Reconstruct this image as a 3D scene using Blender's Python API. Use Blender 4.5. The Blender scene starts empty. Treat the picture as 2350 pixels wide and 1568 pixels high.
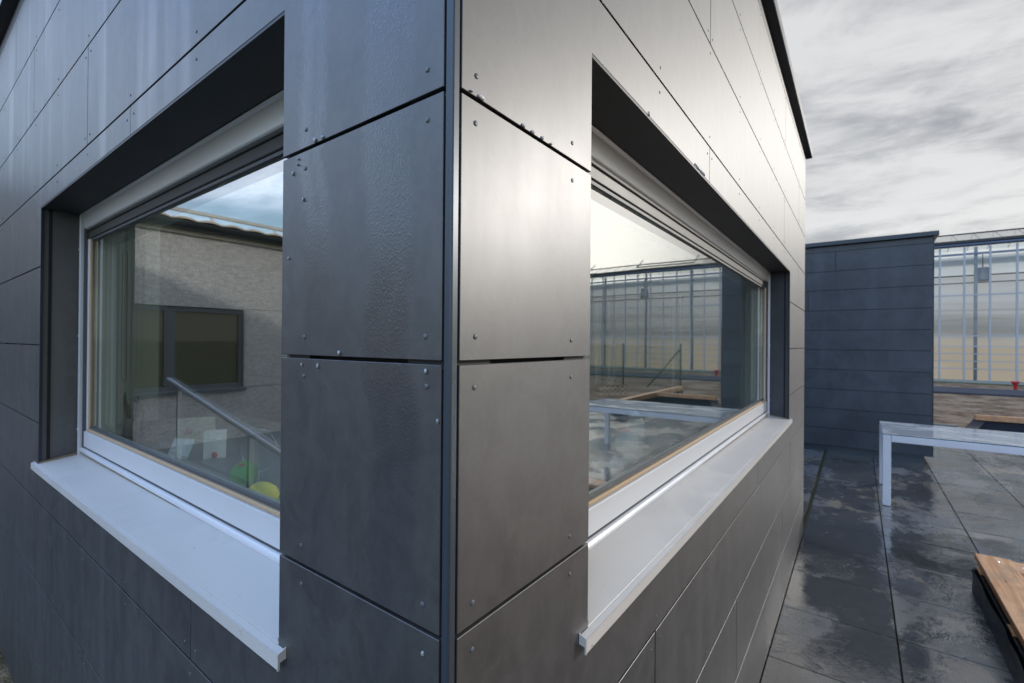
import bpy, bmesh, math, random
from mathutils import Vector, Matrix, noise
R = math.radians
rnd = random.Random(7)
sc = bpy.context.scene
col = sc.collection

# ------------------------------------------------------------------ camera
yaw, pitch, roll = R(36.48254731), R(0.17100214), R(0.46370694)
F = Vector((math.cos(yaw)*math.cos(pitch), math.sin(yaw)*math.cos(pitch), math.sin(pitch)))
Rt = Vector((math.sin(yaw), -math.cos(yaw), 0)); U = Rt.cross(F)
r_ = Rt*math.cos(roll)+U*math.sin(roll); u_ = U*math.cos(roll)-Rt*math.sin(roll)
cam = bpy.data.cameras.new('camera'); co = bpy.data.objects.new('camera', cam); col.objects.link(co)
CP = Vector((-0.37669189, -0.3630334, 0.0233214))
co.matrix_world = Matrix(((r_.x, u_.x, -F.x, CP.x), (r_.y, u_.y, -F.y, CP.y), (r_.z, u_.z, -F.z, CP.z), (0, 0, 0, 1)))
cam.sensor_width = 36; cam.lens = 36*1074.17667/2350
cam.clip_start = 0.02; cam.clip_end = 2000
cam.dof.use_dof = True; cam.dof.focus_distance = 0.75; cam.dof.aperture_fstop = 8
sc.camera = co

# ------------------------------------------------------------------ light and sky
SUN = Vector((0.79, -0.61, 0.30)).normalized()
EL = math.asin(SUN.z); AZ = math.atan2(SUN.x, SUN.y)
ld = bpy.data.lights.new('sun', 'SUN'); ld.energy = 1.15; ld.angle = R(4.0); ld.color = (1.0, 0.95, 0.89)
lo = bpy.data.objects.new('sun', ld); col.objects.link(lo)
lo.rotation_euler = SUN.to_track_quat('Z', 'Y').to_euler()
sc.view_settings.view_transform = 'Standard'; sc.view_settings.look = 'None'
sc.view_settings.exposure = 0.7; sc.view_settings.gamma = 1.0
sc.cycles.use_denoising = True
sc.cycles.max_bounces = 10; sc.cycles.transparent_max_bounces = 24
sc.cycles.glossy_bounces = 6; sc.cycles.caustics_reflective = False; sc.cycles.caustics_refractive = False
sc.cycles.sample_clamp_indirect = 4

W = bpy.data.worlds.new('World'); sc.world = W; W.use_nodes = True

class NT:
    """small node-graph helper"""
    def __init__(s, tree): s.t = tree; s.n = tree.nodes; s.l = tree.links
    def node(s, typ, **kw):
        n = s.n.new(typ)
        for k, v in kw.items():
            if k == 'inp':
                for kk, vv in v.items():
                    if hasattr(vv, 'is_output') or isinstance(vv, bpy.types.NodeSocket): s.l.new(vv, n.inputs[kk])
                    else: n.inputs[kk].default_value = vv
            else: setattr(n, k, v)
        return n
    def math(s, op, a, b=None, c=None, clamp=False):
        n = s.n.new('ShaderNodeMath'); n.operation = op; n.use_clamp = clamp
        for i, v in enumerate((a, b, c)):
            if v is None: continue
            if isinstance(v, bpy.types.NodeSocket): s.l.new(v, n.inputs[i])
            else: n.inputs[i].default_value = v
        return n.outputs[0]
    def smooth(s, v, a, b, c=0.0, d=1.0):
        n = s.n.new('ShaderNodeMapRange'); n.interpolation_type = 'SMOOTHSTEP'
        s.l.new(v, n.inputs[0])
        for i, q in zip((1, 2, 3, 4), (a, b, c, d)): n.inputs[i].default_value = q
        return n.outputs[0]
    def mix(s, f, a, b):
        n = s.n.new('ShaderNodeMix'); n.data_type = 'RGBA'
        for i, v in ((0, f), (6, a), (7, b)):
            if isinstance(v, bpy.types.NodeSocket): s.l.new(v, n.inputs[i])
            elif i == 0: n.inputs[i].default_value = v
            else: n.inputs[i].default_value = (*v, 1) if len(v) == 3 else v
        return n.outputs[2]
    def noise(s, vec, scale, detail=3, rough=.5, dist=0.0, out=0):
        n = s.n.new('ShaderNodeTexNoise'); s.l.new(vec, n.inputs['Vector'])
        n.inputs['Scale'].default_value = scale; n.inputs['Detail'].default_value = detail
        n.inputs['Roughness'].default_value = rough; n.inputs['Distortion'].default_value = dist
        return n.outputs[out]
    def vor(s, vec, scale, feat='F1', rand=1.0):
        n = s.n.new('ShaderNodeTexVoronoi'); n.feature = feat; s.l.new(vec, n.inputs['Vector'])
        n.inputs['Scale'].default_value = scale; n.inputs['Randomness'].default_value = rand
        return n
    def mapv(s, vec, sc=(1, 1, 1), rot=(0, 0, 0), loc=(0, 0, 0)):
        n = s.n.new('ShaderNodeMapping'); s.l.new(vec, n.inputs[0])
        n.inputs['Location'].default_value = loc; n.inputs['Rotation'].default_value = rot; n.inputs['Scale'].default_value = sc
        return n.outputs[0]
    def sep(s, vec):
        n = s.n.new('ShaderNodeSeparateXYZ'); s.l.new(vec, n.inputs[0]); return n.outputs
    def comb(s, x, y, z):
        n = s.n.new('ShaderNodeCombineXYZ')
        for i, v in enumerate((x, y, z)):
            if isinstance(v, bpy.types.NodeSocket): s.l.new(v, n.inputs[i])
            else: n.inputs[i].default_value = v
        return n.outputs[0]
    def bump(s, h, strength=.3, dist=.001, nrm=None):
        n = s.n.new('ShaderNodeBump'); s.l.new(h, n.inputs['Height'])
        n.inputs['Strength'].default_value = strength; n.inputs['Distance'].default_value = dist
        if nrm is not None: s.l.new(nrm, n.inputs['Normal'])
        return n.outputs[0]

t = NT(W.node_tree); t.n.clear()
sky = t.node('ShaderNodeTexSky', sky_type='NISHITA', sun_disc=False, sun_elevation=EL, sun_rotation=AZ,
             air_density=1.0, dust_density=1.2, ozone_density=1.5)
tc = t.node('ShaderNodeTexCoord')
dx, dy, dz = t.sep(tc.outputs['Generated'])
zz = t.math('ADD', t.math('MAXIMUM', dz, 0.0), 0.10)
pv = t.comb(t.math('DIVIDE', dx, zz), t.math('DIVIDE', dy, zz), 0.0)
pr = t.mapv(pv, sc=(1.0, .74, 1), rot=(0, 0, R(-24)))
n1 = t.noise(pr, 1.0, 8, .60, .4)
n2 = t.noise(t.mapv(pr, loc=(7, 3, 0)), 3.4, 7, .64, .5)
n3 = t.noise(t.mapv(pr, loc=(1, 9, 2)), .33, 3, .5, .2)
toward = t.math('ADD', t.math('MULTIPLY', dx, .80), t.math('MULTIPLY', dy, -.60))       # +1 on the sun's side
cov = t.math('ADD', t.math('ADD', t.math('MULTIPLY', n1, 1.1), t.math('MULTIPLY', n3, .7)), t.math('MULTIPLY', toward, .42))
cover = t.smooth(cov, .34, .80)
shade = t.math('ADD', t.math('ADD', t.math('MULTIPLY', n1, .5), t.math('MULTIPLY', n3, .22)), t.math('MULTIPLY', n2, .30))
lum = t.smooth(shade, .41, .58)
side = t.smooth(toward, -.62, .22)
high = t.smooth(dz, .28, .75)
ccol = t.mix(side, t.mix(lum, t.mix(high, (1.10, 1.36, 1.84), (.46, 1.0, 2.2)), t.mix(high, (1.50, 1.66, 2.0), (1.05, 1.58, 2.55))), t.mix(lum, (.20, .205, .22), (.46, .46, .46)))
# brighter veil low over the horizon and round the sun
low = t.smooth(dz, .0, .33, 1.0, 0.0)
dots = t.math('ADD', t.math('ADD', t.math('MULTIPLY', dx, SUN.x), t.math('MULTIPLY', dy, SUN.y)), t.math('MULTIPLY', dz, SUN.z))
glow = t.smooth(dots, .895, .995)
ccol = t.mix(t.math('MULTIPLY', low, .45), ccol, t.mix(side, (1.15, 1.32, 1.66), (.58, .58, .57)))
ccol = t.mix(glow, ccol, (1.38, 1.36, 1.32))
b1 = t.node('ShaderNodeBackground', inp={'Color': sky.outputs[0], 'Strength': .13})
b2 = t.node('ShaderNodeBackground', inp={'Color': ccol, 'Strength': 1.0})
mx = t.node('ShaderNodeMixShader', inp={0: t.math('MULTIPLY', cover, .95), 1: b1.outputs[0], 2: b2.outputs[0]})
wo = t.node('ShaderNodeOutputWorld', inp={0: mx.outputs[0]})

# ------------------------------------------------------------------ materials
def newmat(name):
    m = bpy.data.materials.new(name); m.use_nodes = True
    t = NT(m.node_tree); b = t.n['Principled BSDF']
    t.pos = t.node('ShaderNodeNewGeometry').outputs['Position']; t.b = b
    return m, t
def setp(t, **kw):
    for k, v in kw.items():
        i = t.b.inputs[{'col': 'Base Color', 'rough': 'Roughness', 'metal': 'Metallic', 'ior': 'IOR', 'nrm': 'Normal',
                        'spec': 'Specular IOR Level', 'trans': 'Transmission Weight', 'coat': 'Coat Weight', 'crough': 'Coat Roughness', 'alpha': 'Alpha'}[k]]
        if isinstance(v, bpy.types.NodeSocket): t.l.new(v, i)
        elif k == 'col': i.default_value = (*v, 1)
        else: i.default_value = v
def plain(name, c, rough=.5, metal=0.0, var=.12, scale=8.0, bump=0.0, bscale=200, bd=.0005, **kw):
    m, t = newmat(name)
    n = t.noise(t.pos, scale, 4, .6)
    setp(t, col=t.mix(n, tuple(x*(1-var) for x in c), tuple(x*(1+var) for x in c)), rough=t.math('MULTIPLY_ADD', n, .12, rough-.06), metal=metal, **kw)
    if bump: setp(t, nrm=t.bump(t.noise(t.pos, bscale, 3), bump, bd))
    return m

def panel_mat():
    m, t = newmat('fibre_cement')
    x, y, z = t.sep(t.pos)
    info = t.node('ShaderNodeObjectInfo').outputs['Random']
    mott = t.noise(t.mapv(t.pos, sc=(1, 1, .55)), 9, 6, .65)
    fine = t.noise(t.pos, 70, 4, .6)
    streak = t.noise(t.mapv(t.pos, sc=(7, 7, .35)), 1.0, 5, .6)
    grain = t.noise(t.mapv(t.pos, sc=(260, 260, 40)), 1.0, 2)
    base = t.mix(mott, (.013, .0135, .014), (.036, .0365, .037))
    base = t.mix(t.math('MULTIPLY', t.smooth(fine, .5, .8), .5), base, (.075, .077, .078))
    blot = t.smooth(t.noise(t.mapv(t.pos, sc=(1, 1, .8), loc=(3, 5, 1)), 17, 7, .7, .6), .36, .66)
    base = t.mix(t.math('MULTIPLY', t.math('MULTIPLY', t.smooth(streak, .52, .70), t.smooth(t.math('ADD', x, y), .4, 1.2)), .40), base, (.10, .105, .11))
    base = t.mix(t.math('MULTIPLY', info, .22), base, (.05, .05, .05))
    base = t.mix(t.math('MULTIPLY', blot, .65), base, (.060, .060, .058))
    # condensation: bands of fine droplets on the face left of the corner, ragged at their edges
    onleft = t.math('LESS_THAN', x, .02)
    wob = t.math('MULTIPLY', t.math('SUBTRACT', t.noise(t.mapv(t.pos, sc=(0, 1.5, 5)), 1.0, 3), .5), .11)
    rag = t.math('MULTIPLY', t.math('SUBTRACT', t.noise(t.pos, 110, 3), .5), .04)
    yy = t.math('ADD', t.math('ADD', y, wob), rag)
    def band(c, w, s=.012):
        d = t.math('ABSOLUTE', t.math('SUBTRACT', yy, c)); return t.smooth(d, w-s, w+s, 1.0, 0.0)
    fade = t.smooth(z, -.38, .02)
    b1 = t.math('MULTIPLY', band(.105, .042), t.smooth(z, -.33, .1, .35, 1.0))
    b2 = t.math('MULTIPLY', t.math('MAXIMUM', band(.285, .016), band(.25, .012)), t.smooth(z, -.12, .25, .25, .8))
    b3 = t.math('MULTIPLY', t.smooth(t.noise(t.mapv(t.pos, sc=(1, 10, .5), loc=(0, 2, 0)), 1.0, 3), .50, .70), t.smooth(y, .45, .8, 0.0, .5))
    wet = t.math('MULTIPLY', t.math('MAXIMUM', t.math('MAXIMUM', b1, b2), b3), onleft)
    v = t.vor(t.mapv(t.pos, sc=(1, 1, .8)), 330)
    v2 = t.vor(t.mapv(t.pos, sc=(1, 1, .7)), 170)
    drop = t.math('MAXIMUM', t.smooth(v.outputs['Distance'], .10, .55, .7, 0.0), t.smooth(v2.outputs['Distance'], .10, .34, 1.0, 0.0))
    h = t.math('MULTIPLY', drop, wet)
    nrm = t.bump(grain, .10, .0003)
    nrm = t.bump(h, .25, .0010, nrm)
    base = t.mix(t.math('MULTIPLY', wet, .40), base, (.020, .024, .030))
    rough = t.math('ADD', t.math('MULTIPLY_ADD', mott, .08, .385), t.math('MULTIPLY', streak, .05))
    rough = t.math('SUBTRACT', rough, t.math('MULTIPLY', wet, .16))
    setp(t, col=base, rough=rough, ior=1.85, nrm=nrm)
    return m
def slab_mat():
    m, t = newmat('wet_slab')
    info = t.node('ShaderNodeObjectInfo').outputs['Random']
    big = t.noise(t.mapv(t.pos, sc=(1, 1.4, 1)), 1.3, 5, .55, .3)
    sx_, sy_, sz_ = t.sep(t.pos)
    cell = t.comb(t.math('FLOOR', t.math('DIVIDE', t.math('SUBTRACT', sx_, 2.33), .575)), t.math('FLOOR', t.math('DIVIDE', t.math('SUBTRACT', sy_, .035), .575)), 0.0)
    wn = t.node('ShaderNodeTexWhiteNoise', inp={'Vector': cell}).outputs['Value']
    big = t.math('ADD', big, t.math('MULTIPLY_ADD', wn, .10, -.05))
    ex = t.math('ABSOLUTE', t.math('SUBTRACT', t.math('FRACT', t.math('DIVIDE', t.math('SUBTRACT', sx_, 2.33), .575)), .5))
    ey = t.math('ABSOLUTE', t.math('SUBTRACT', t.math('FRACT', t.math('DIVIDE', t.math('SUBTRACT', sy_, .035), .575)), .5))
    edge = t.smooth(t.math('MAXIMUM', ex, ey), .40, .5)
    big = t.math('ADD', big, t.math('MULTIPLY', edge, .05))
    mid = t.noise(t.pos, 14, 6, .72, .3)
    fine = t.noise(t.pos, 75, 4, .65)
    dry = t.smooth(t.math('ADD', big, t.math('MULTIPLY', mid, .42)), .70, .84)
    puddle = t.smooth(t.math('ADD', t.math('SUBTRACT', 1.0, big), t.math('MULTIPLY', mid, .45)), .66, .84)
    tan = t.smooth(t.noise(t.mapv(t.pos, loc=(4, 1, 0)), 1.1, 3), .54, .66)
    wetc = t.mix(mid, (.034, .033, .031), (.098, .094, .087))
    dryc = t.mix(tan, (.115, .117, .118), (.21, .17, .115))
    c = t.mix(dry, wetc, dryc)
    c = t.mix(t.math('MULTIPLY', wn, .45), c, t.mix(.5, c, (.02, .021, .023)))
    rough = t.math('ADD', t.math('MULTIPLY_ADD', mid, .26, .03), t.math('MULTIPLY', dry, .25))
    pr = t.math('MULTIPLY', puddle, t.math('SUBTRACT', 1.0, dry))
    rough = t.math('MULTIPLY', rough, t.math('SUBTRACT', 1.0, t.math('MULTIPLY', pr, .85)))
    patch = t.smooth(t.noise(t.mapv(t.pos, loc=(9, 4, 1)), 2.6, 3), .50, .60)
    hb = t.math('MULTIPLY', t.math('ADD', mid, t.math('MULTIPLY', t.noise(t.pos, 34, 2, .5, 1.2), t.math('MULTIPLY', patch, 2.2))), t.math('SUBTRACT', 1.0, t.math('MULTIPLY', pr, .75)))
    setp(t, col=c, rough=rough, nrm=t.bump(hb, .45, .005), ior=2.1)
    return m
def soil_mat():
    m, t = newmat('soil')
    x, y, z = t.sep(t.pos)
    a = t.noise(t.pos, 1.1, 7, .65); b = t.noise(t.pos, 7, 6, .7)
    c = t.mix(t.smooth(b, .3, .7), (.085, .048, .028), (.34, .235, .155))
    c = t.mix(t.math('MULTIPLY', t.smooth(a, .45, .6), .6), c, (.42, .31, .21))
    grass = t.mix(b, (.05, .07, .025), (.13, .14, .055))
    gm = t.math('MAXIMUM', t.smooth(t.math('ADD', x, t.math('MULTIPLY', b, 1.5)), .2, 1.2, 1.0, 0.0), t.smooth(t.math('ADD', x, b), 28.4, 29.6))
    c = t.mix(gm, c, grass)
    setp(t, col=c, rough=.95, spec=.08, nrm=t.bump(t.math('ADD', a, b), .9, .12))
    return m
def render_mat():
    m, t = newmat('roughcast_render')
    g = t.vor(t.pos, 85); n = t.noise(t.pos, 60, 4, .7); big = t.noise(t.pos, 1.3, 4)
    c = t.mix(t.smooth(t.noise(t.pos, 32, 5, .78), .36, .64), (.44, .44, .44), (.92, .915, .90))
    c = t.mix(t.math('MULTIPLY', big, .35), c, (.36, .34, .33))
    setp(t, col=c, rough=.95, nrm=t.bump(t.math('ADD', g.outputs['Distance'], t.noise(t.pos, 44, 5, .75)), .8, .02))
    return m
def wood_mat(name, a, b, wax='x'):
    m, t = newmat(name)
    s = {'x': (.8, 14, 14), 'y': (14, .8, 14), 'z': (14, 14, .8)}[wax]
    g = t.noise(t.mapv(t.pos, sc=s), 2.4, 6, .62, 1.0); st = t.noise(t.mapv(t.pos, sc=s), 11, 3)
    kn = t.smooth(t.vor(t.mapv(t.pos, sc=(2, 7, 7) if wax == 'x' else (7, 2, 7)), 1.5).outputs['Distance'], .05, .10, 1.0, 0.0)
    c = t.mix(t.smooth(g, .3, .72), a, b); c = t.mix(t.math('MULTIPLY', t.smooth(t.noise(t.pos, 6, 5, .7), .48, .64), .5), c, (.22, .15, .10)); c = t.mix(kn, c, tuple(q*.3 for q in a))
    setp(t, col=c, rough=t.math('MULTIPLY_ADD', st, .3, .35), nrm=t.bump(t.math('ADD', g, st), .35, .002))
    return m
def glass_mat(name='window_glass', ior=1.75, tint=(.90, .95, .92), wave=.02):
    m, t = newmat(name)
    t.n.remove(t.b)
    nrm = t.bump(t.noise(t.pos, 2.2, 1), wave, .02)
    gm_ = t.node('ShaderNodeNewGeometry'); dp = t.node('ShaderNodeVectorMath', operation='DOT_PRODUCT', inp={0: gm_.outputs['Incoming'], 1: gm_.outputs['Normal']})
    cs = t.math('SUBTRACT', 1.0, t.math('ABSOLUTE', dp.outputs['Value']), clamp=True)
    f0 = ((ior-1)/(ior+1))**2+(.03 if ior > 1.5 else 0)
    fr = t.math('MULTIPLY_ADD', t.math('POWER', cs, 1.6 if ior > 1.5 else 3.0), .50 if ior > 1.5 else 1-f0, .12 if ior > 1.5 else f0, clamp=True)
    tr = t.node('ShaderNodeBsdfTransparent', inp={'Color': (*tint, 1)})
    gl = t.node('ShaderNodeBsdfGlossy', inp={'Color': (1, .985, .96, 1), 'Roughness': 0.0, 'Normal': nrm})
    ms = t.node('ShaderNodeMixShader', inp={0: fr, 1: tr.outputs[0], 2: gl.outputs[0]})
    t.l.new(ms.outputs[0], t.n['Material Output'].inputs[0])
    return m
def gh_screen_mat():
    m, t = newmat('greenhouse_screen')
    x, y, z = t.sep(t.pos)
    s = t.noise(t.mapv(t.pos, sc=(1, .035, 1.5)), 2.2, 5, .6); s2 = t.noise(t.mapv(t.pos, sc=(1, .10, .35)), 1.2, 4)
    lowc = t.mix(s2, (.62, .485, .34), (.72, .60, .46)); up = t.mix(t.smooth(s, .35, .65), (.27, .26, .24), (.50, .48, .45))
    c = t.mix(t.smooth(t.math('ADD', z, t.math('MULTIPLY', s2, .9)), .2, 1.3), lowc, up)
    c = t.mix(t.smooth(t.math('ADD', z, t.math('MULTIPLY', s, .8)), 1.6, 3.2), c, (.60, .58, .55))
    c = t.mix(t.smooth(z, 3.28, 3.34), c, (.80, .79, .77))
    setp(t, col=c, rough=.8)
    tl = t.node('ShaderNodeBsdfTranslucent', inp={'Color': c}); ms = t.node('ShaderNodeMixShader', inp={0: .55, 1: t.b.outputs[0], 2: tl.outputs[0]})
    t.l.new(ms.outputs[0], t.n['Material Output'].inputs[0])
    return m
def sill_mat(name, c):
    m, t = newmat(name)
    n = t.noise(t.pos, 5, 5, .6); sp = t.noise(t.pos, 130, 2)
    wipe = t.math('MULTIPLY', t.smooth(t.noise(t.mapv(t.pos, sc=(1, 1, 1)), 2.4, 3, .5, 1.5), .52, .66), t.noise(t.mapv(t.pos, sc=(300, 90, 90)), 1.0, 2))
    cc = t.mix(n, tuple(x*.90 for x in c), c)
    cc = t.mix(t.smooth(sp, .72, .78), cc, (.25, .22, .18)); cc = t.mix(t.math('MULTIPLY', wipe, .35), cc, tuple(x*.72 for x in c))
    setp(t, col=cc, rough=t.math('ADD', t.math('MULTIPLY_ADD', n, .15, .33), t.math('MULTIPLY', wipe, .35)), nrm=t.bump(t.math('ADD', t.noise(t.pos, 350, 2), t.math('MULTIPLY', wipe, 2.0)), .08, .0006))
    return m
def table_top_mat():
    m, t = newmat('wet_table_glass')
    a = t.noise(t.mapv(t.pos, sc=(1.6, .8, 1), loc=(.3, .4, 0)), 2.1, 5, .55, .5); b = t.noise(t.pos, 80, 3)
    w = t.smooth(a, .45, .50)
    rough = t.math('SUBTRACT', .30, t.math('MULTIPLY', w, .22))
    setp(t, col=t.mix(w, (.36, .37, .365), (.31, .315, .315)), rough=rough, nrm=t.bump(t.math('MULTIPLY', b, t.math('SUBTRACT', 1.0, w)), .3, .002), ior=1.6)
    return m

def navy_mat():
    m, t = newmat('navy_panel')
    a = t.noise(t.pos, 2.2, 7, .68, .5); b = t.smooth(t.noise(t.mapv(t.pos, sc=(5, 5, .5)), 1.0, 4), .5, .7); f = t.noise(t.pos, 30, 4, .7)
    info = t.node('ShaderNodeObjectInfo').outputs['Random']
    c = t.mix(t.smooth(a, .3, .7), (.016, .022, .029), (.040, .050, .062)); c = t.mix(t.math('MULTIPLY', b, .35), c, (.055, .065, .078)); c = t.mix(t.math('MULTIPLY', info, .3), c, (.022, .028, .036))
    setp(t, col=c, rough=t.math('MULTIPLY_ADD', f, .2, .38), nrm=t.bump(f, .15, .002)); return m
M = dict(
 panel=panel_mat(), slab=slab_mat(), soil=soil_mat(), render=render_mat(),
 black=plain('black_membrane', (.006, .006, .006), .8), cap=plain('dark_cap', (.025, .028, .033), .35, .3),
 soffit=plain('soffit_board', (.022, .022, .022), .55, bump=.1), rivet=plain('rivet_paint', (.10, .115, .13), .42, .15, scale=60),
 corner=plain('corner_alu', (.045, .060, .075), .34, .25, scale=3), sill=sill_mat('white_sill', (.58, .56, .53)),
 frame=plain('white_frame', (.56, .57, .58), .38, var=.05, scale=4), rail=plain('white_rail', (.62, .64, .67), .25, .1, var=.06),
 shutter=plain('shutter_box', (.66, .67, .66), .32, .25, scale=3), gasket=plain('gasket', (.075, .08, .085), .5),
 tan=plain('pale_wood_strip', (.46, .33, .20), .6, scale=20), dirt=plain('dirty_sealant', (.24, .19, .13), .8, scale=30, var=.5),
 glass=glass_mat(), inner=plain('painted_plaster', (.42, .46, .41), .7, var=.04), floor_in=plain('vinyl_floor', (.16, .17, .17), .5),
 counter=plain('counter_board', (.26, .26, .25), .4), batten=plain('batten_metal', (.022, .023, .025), .6), battenw=plain('batten_wood', (.07, .04, .02), .8),
 navy=navy_mat(),  navycap=plain('navy_cap', (.020, .030, .042), .3, .3), plinth=plain('plinth_metal', (.05, .07, .09), .35, .5),
 moss=plain('joint_grit', (.040, .038, .018), .95, var=.5, scale=9), alu=plain('galvanised', (.30, .325, .35), .45, .2, var=.1),
 post=plain('grey_steel', (.16, .18, .20), .4, .5), gutter=plain('gutter_steel', (.085, .11, .16), .3, .5), darkm=plain('dark_metal', (.012, .012, .013), .5),
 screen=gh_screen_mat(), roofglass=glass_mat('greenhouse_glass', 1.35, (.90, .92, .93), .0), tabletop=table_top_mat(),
 tablealu=plain('table_alu', (.60, .64, .70), .32, .30, var=.05), glassedge=plain('glass_edge', (.03, .09, .07), .2),
 orange=wood_mat('orange_timber', (.42, .19, .075), (.66, .37, .19)), orangey=wood_mat('orange_timber_cross', (.42, .19, .075), (.66, .37, .19), 'y'),
 redwood=plain('red_stained_wood', (.16, .035, .012), .6, var=.3), liner=plain('black_liner', (.010, .012, .016), .38, bump=.5, bscale=9, bd=.02),
 bluetank=plain('navy_liner', (.010, .016, .026), .75, var=.3, scale=3), screw=plain('bright_screw', (.7, .7, .72), .25, .9),
 tarp=plain('weed_fabric', (.030, .036, .050), .7, var=.25, scale=2, bump=.6, bscale=3, bd=.05), green=plain('green_fence_paint', (.010, .060, .028), .4),
 red=plain('red_plastic', (.38, .012, .02), .4), tile=plain('cream_tile', (.62, .52, .40), .7, var=.2, scale=6), tiledark=plain('dark_tile', (.10, .10, .10), .7),
 zinc=plain('dark_zinc', (.035, .038, .042), .35, .5), anthra=plain('anthracite_frame', (.10, .115, .14), .4), bglass=plain('dark_pane', (.10, .095, .065), .03),
 steel=plain('railing_steel', (.66, .66, .63), .45, .05), concrete=plain('concrete', (.24, .26, .24), .8, var=.2, bump=.4, bscale=40, bd=.004),
 paper=plain('white_paper', (.88, .88, .87), .8, var=.03), cream=plain('cream_paper', (.66, .60, .48), .8, var=.08), tissue=plain('tissue', (.85, .84, .82), .9, var=.02),
 ladybird=plain('red_ink', (.60, .04, .03), .7), ink=plain('black_ink', (.02, .02, .02), .6), pinkink=plain('pink_ink', (.60, .30, .26), .8),
 greenp=plain('green_papier', (.10, .46, .05), .6, var=.3, scale=40), redp=plain('red_fleck', (.65, .10, .03), .6), yellow=plain('yellow_papier', (.95, .82, .05), .55, var=.12, scale=30),
 leaf=plain('leaf', (.05, .16, .04), .55, var=.3, scale=30), cup=plain('cup_white', (.88, .88, .86), .4),
 p1=plain('pen_orange', (.72, .12, .04), .4), p2=plain('pen_green', (.02, .16, .10), .4), p3=plain('pen_blue', (.03, .07, .30), .4), p4=plain('pen_brown', (.16, .07, .03), .5), p5=plain('pen_tan', (.45, .30, .14), .6), p6=plain('pen_pink', (.65, .30, .40), .5),
 weave1=plain('pale_weave', (.40, .36, .22), .8), weave2=plain('dark_weave', (.06, .055, .03), .8), chrome=plain('chrome', (.75, .76, .78), .12, 1.0),
 white=plain('white_lacquer', (.80, .84, .76), .5, var=.03),
)
def clear_mat():
    m, t = newmat('clear_plastic'); setp(t, col=(.95, .97, .97), rough=.08, alpha=.30, ior=1.5); return m
M['clear'] = clear_mat()
def water_mat():
    m, t = newmat('water_drop'); setp(t, col=(.30, .33, .36), rough=.04, ior=1.45, coat=1.0, crough=.02); return m
M['water'] = water_mat()
M['partition'] = plain('pale_green_plaster', (.74, .80, .70), .6, var=.03)
M['drumgrey'] = plain('drum_grey', (.20, .20, .20), .5, .2)
M['headframe'] = plain('shaded_head_profile', (.035, .037, .032), .45)  # dark colour carries the shade the window head lies in
M['gravel'] = plain('grey_gravel', (.17, .165, .17), .9, var=.8, scale=38, bump=.8, bscale=38, bd=.02)
def waterlit_mat():
    m, t = newmat('lit_water_drop'); setp(t, col=(.62, .62, .62), rough=.10, ior=1.45, coat=1.0, crough=.02); return m  # paler copy of the water drops, lit look put into the colour
M['water_lit'] = waterlit_mat()

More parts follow.
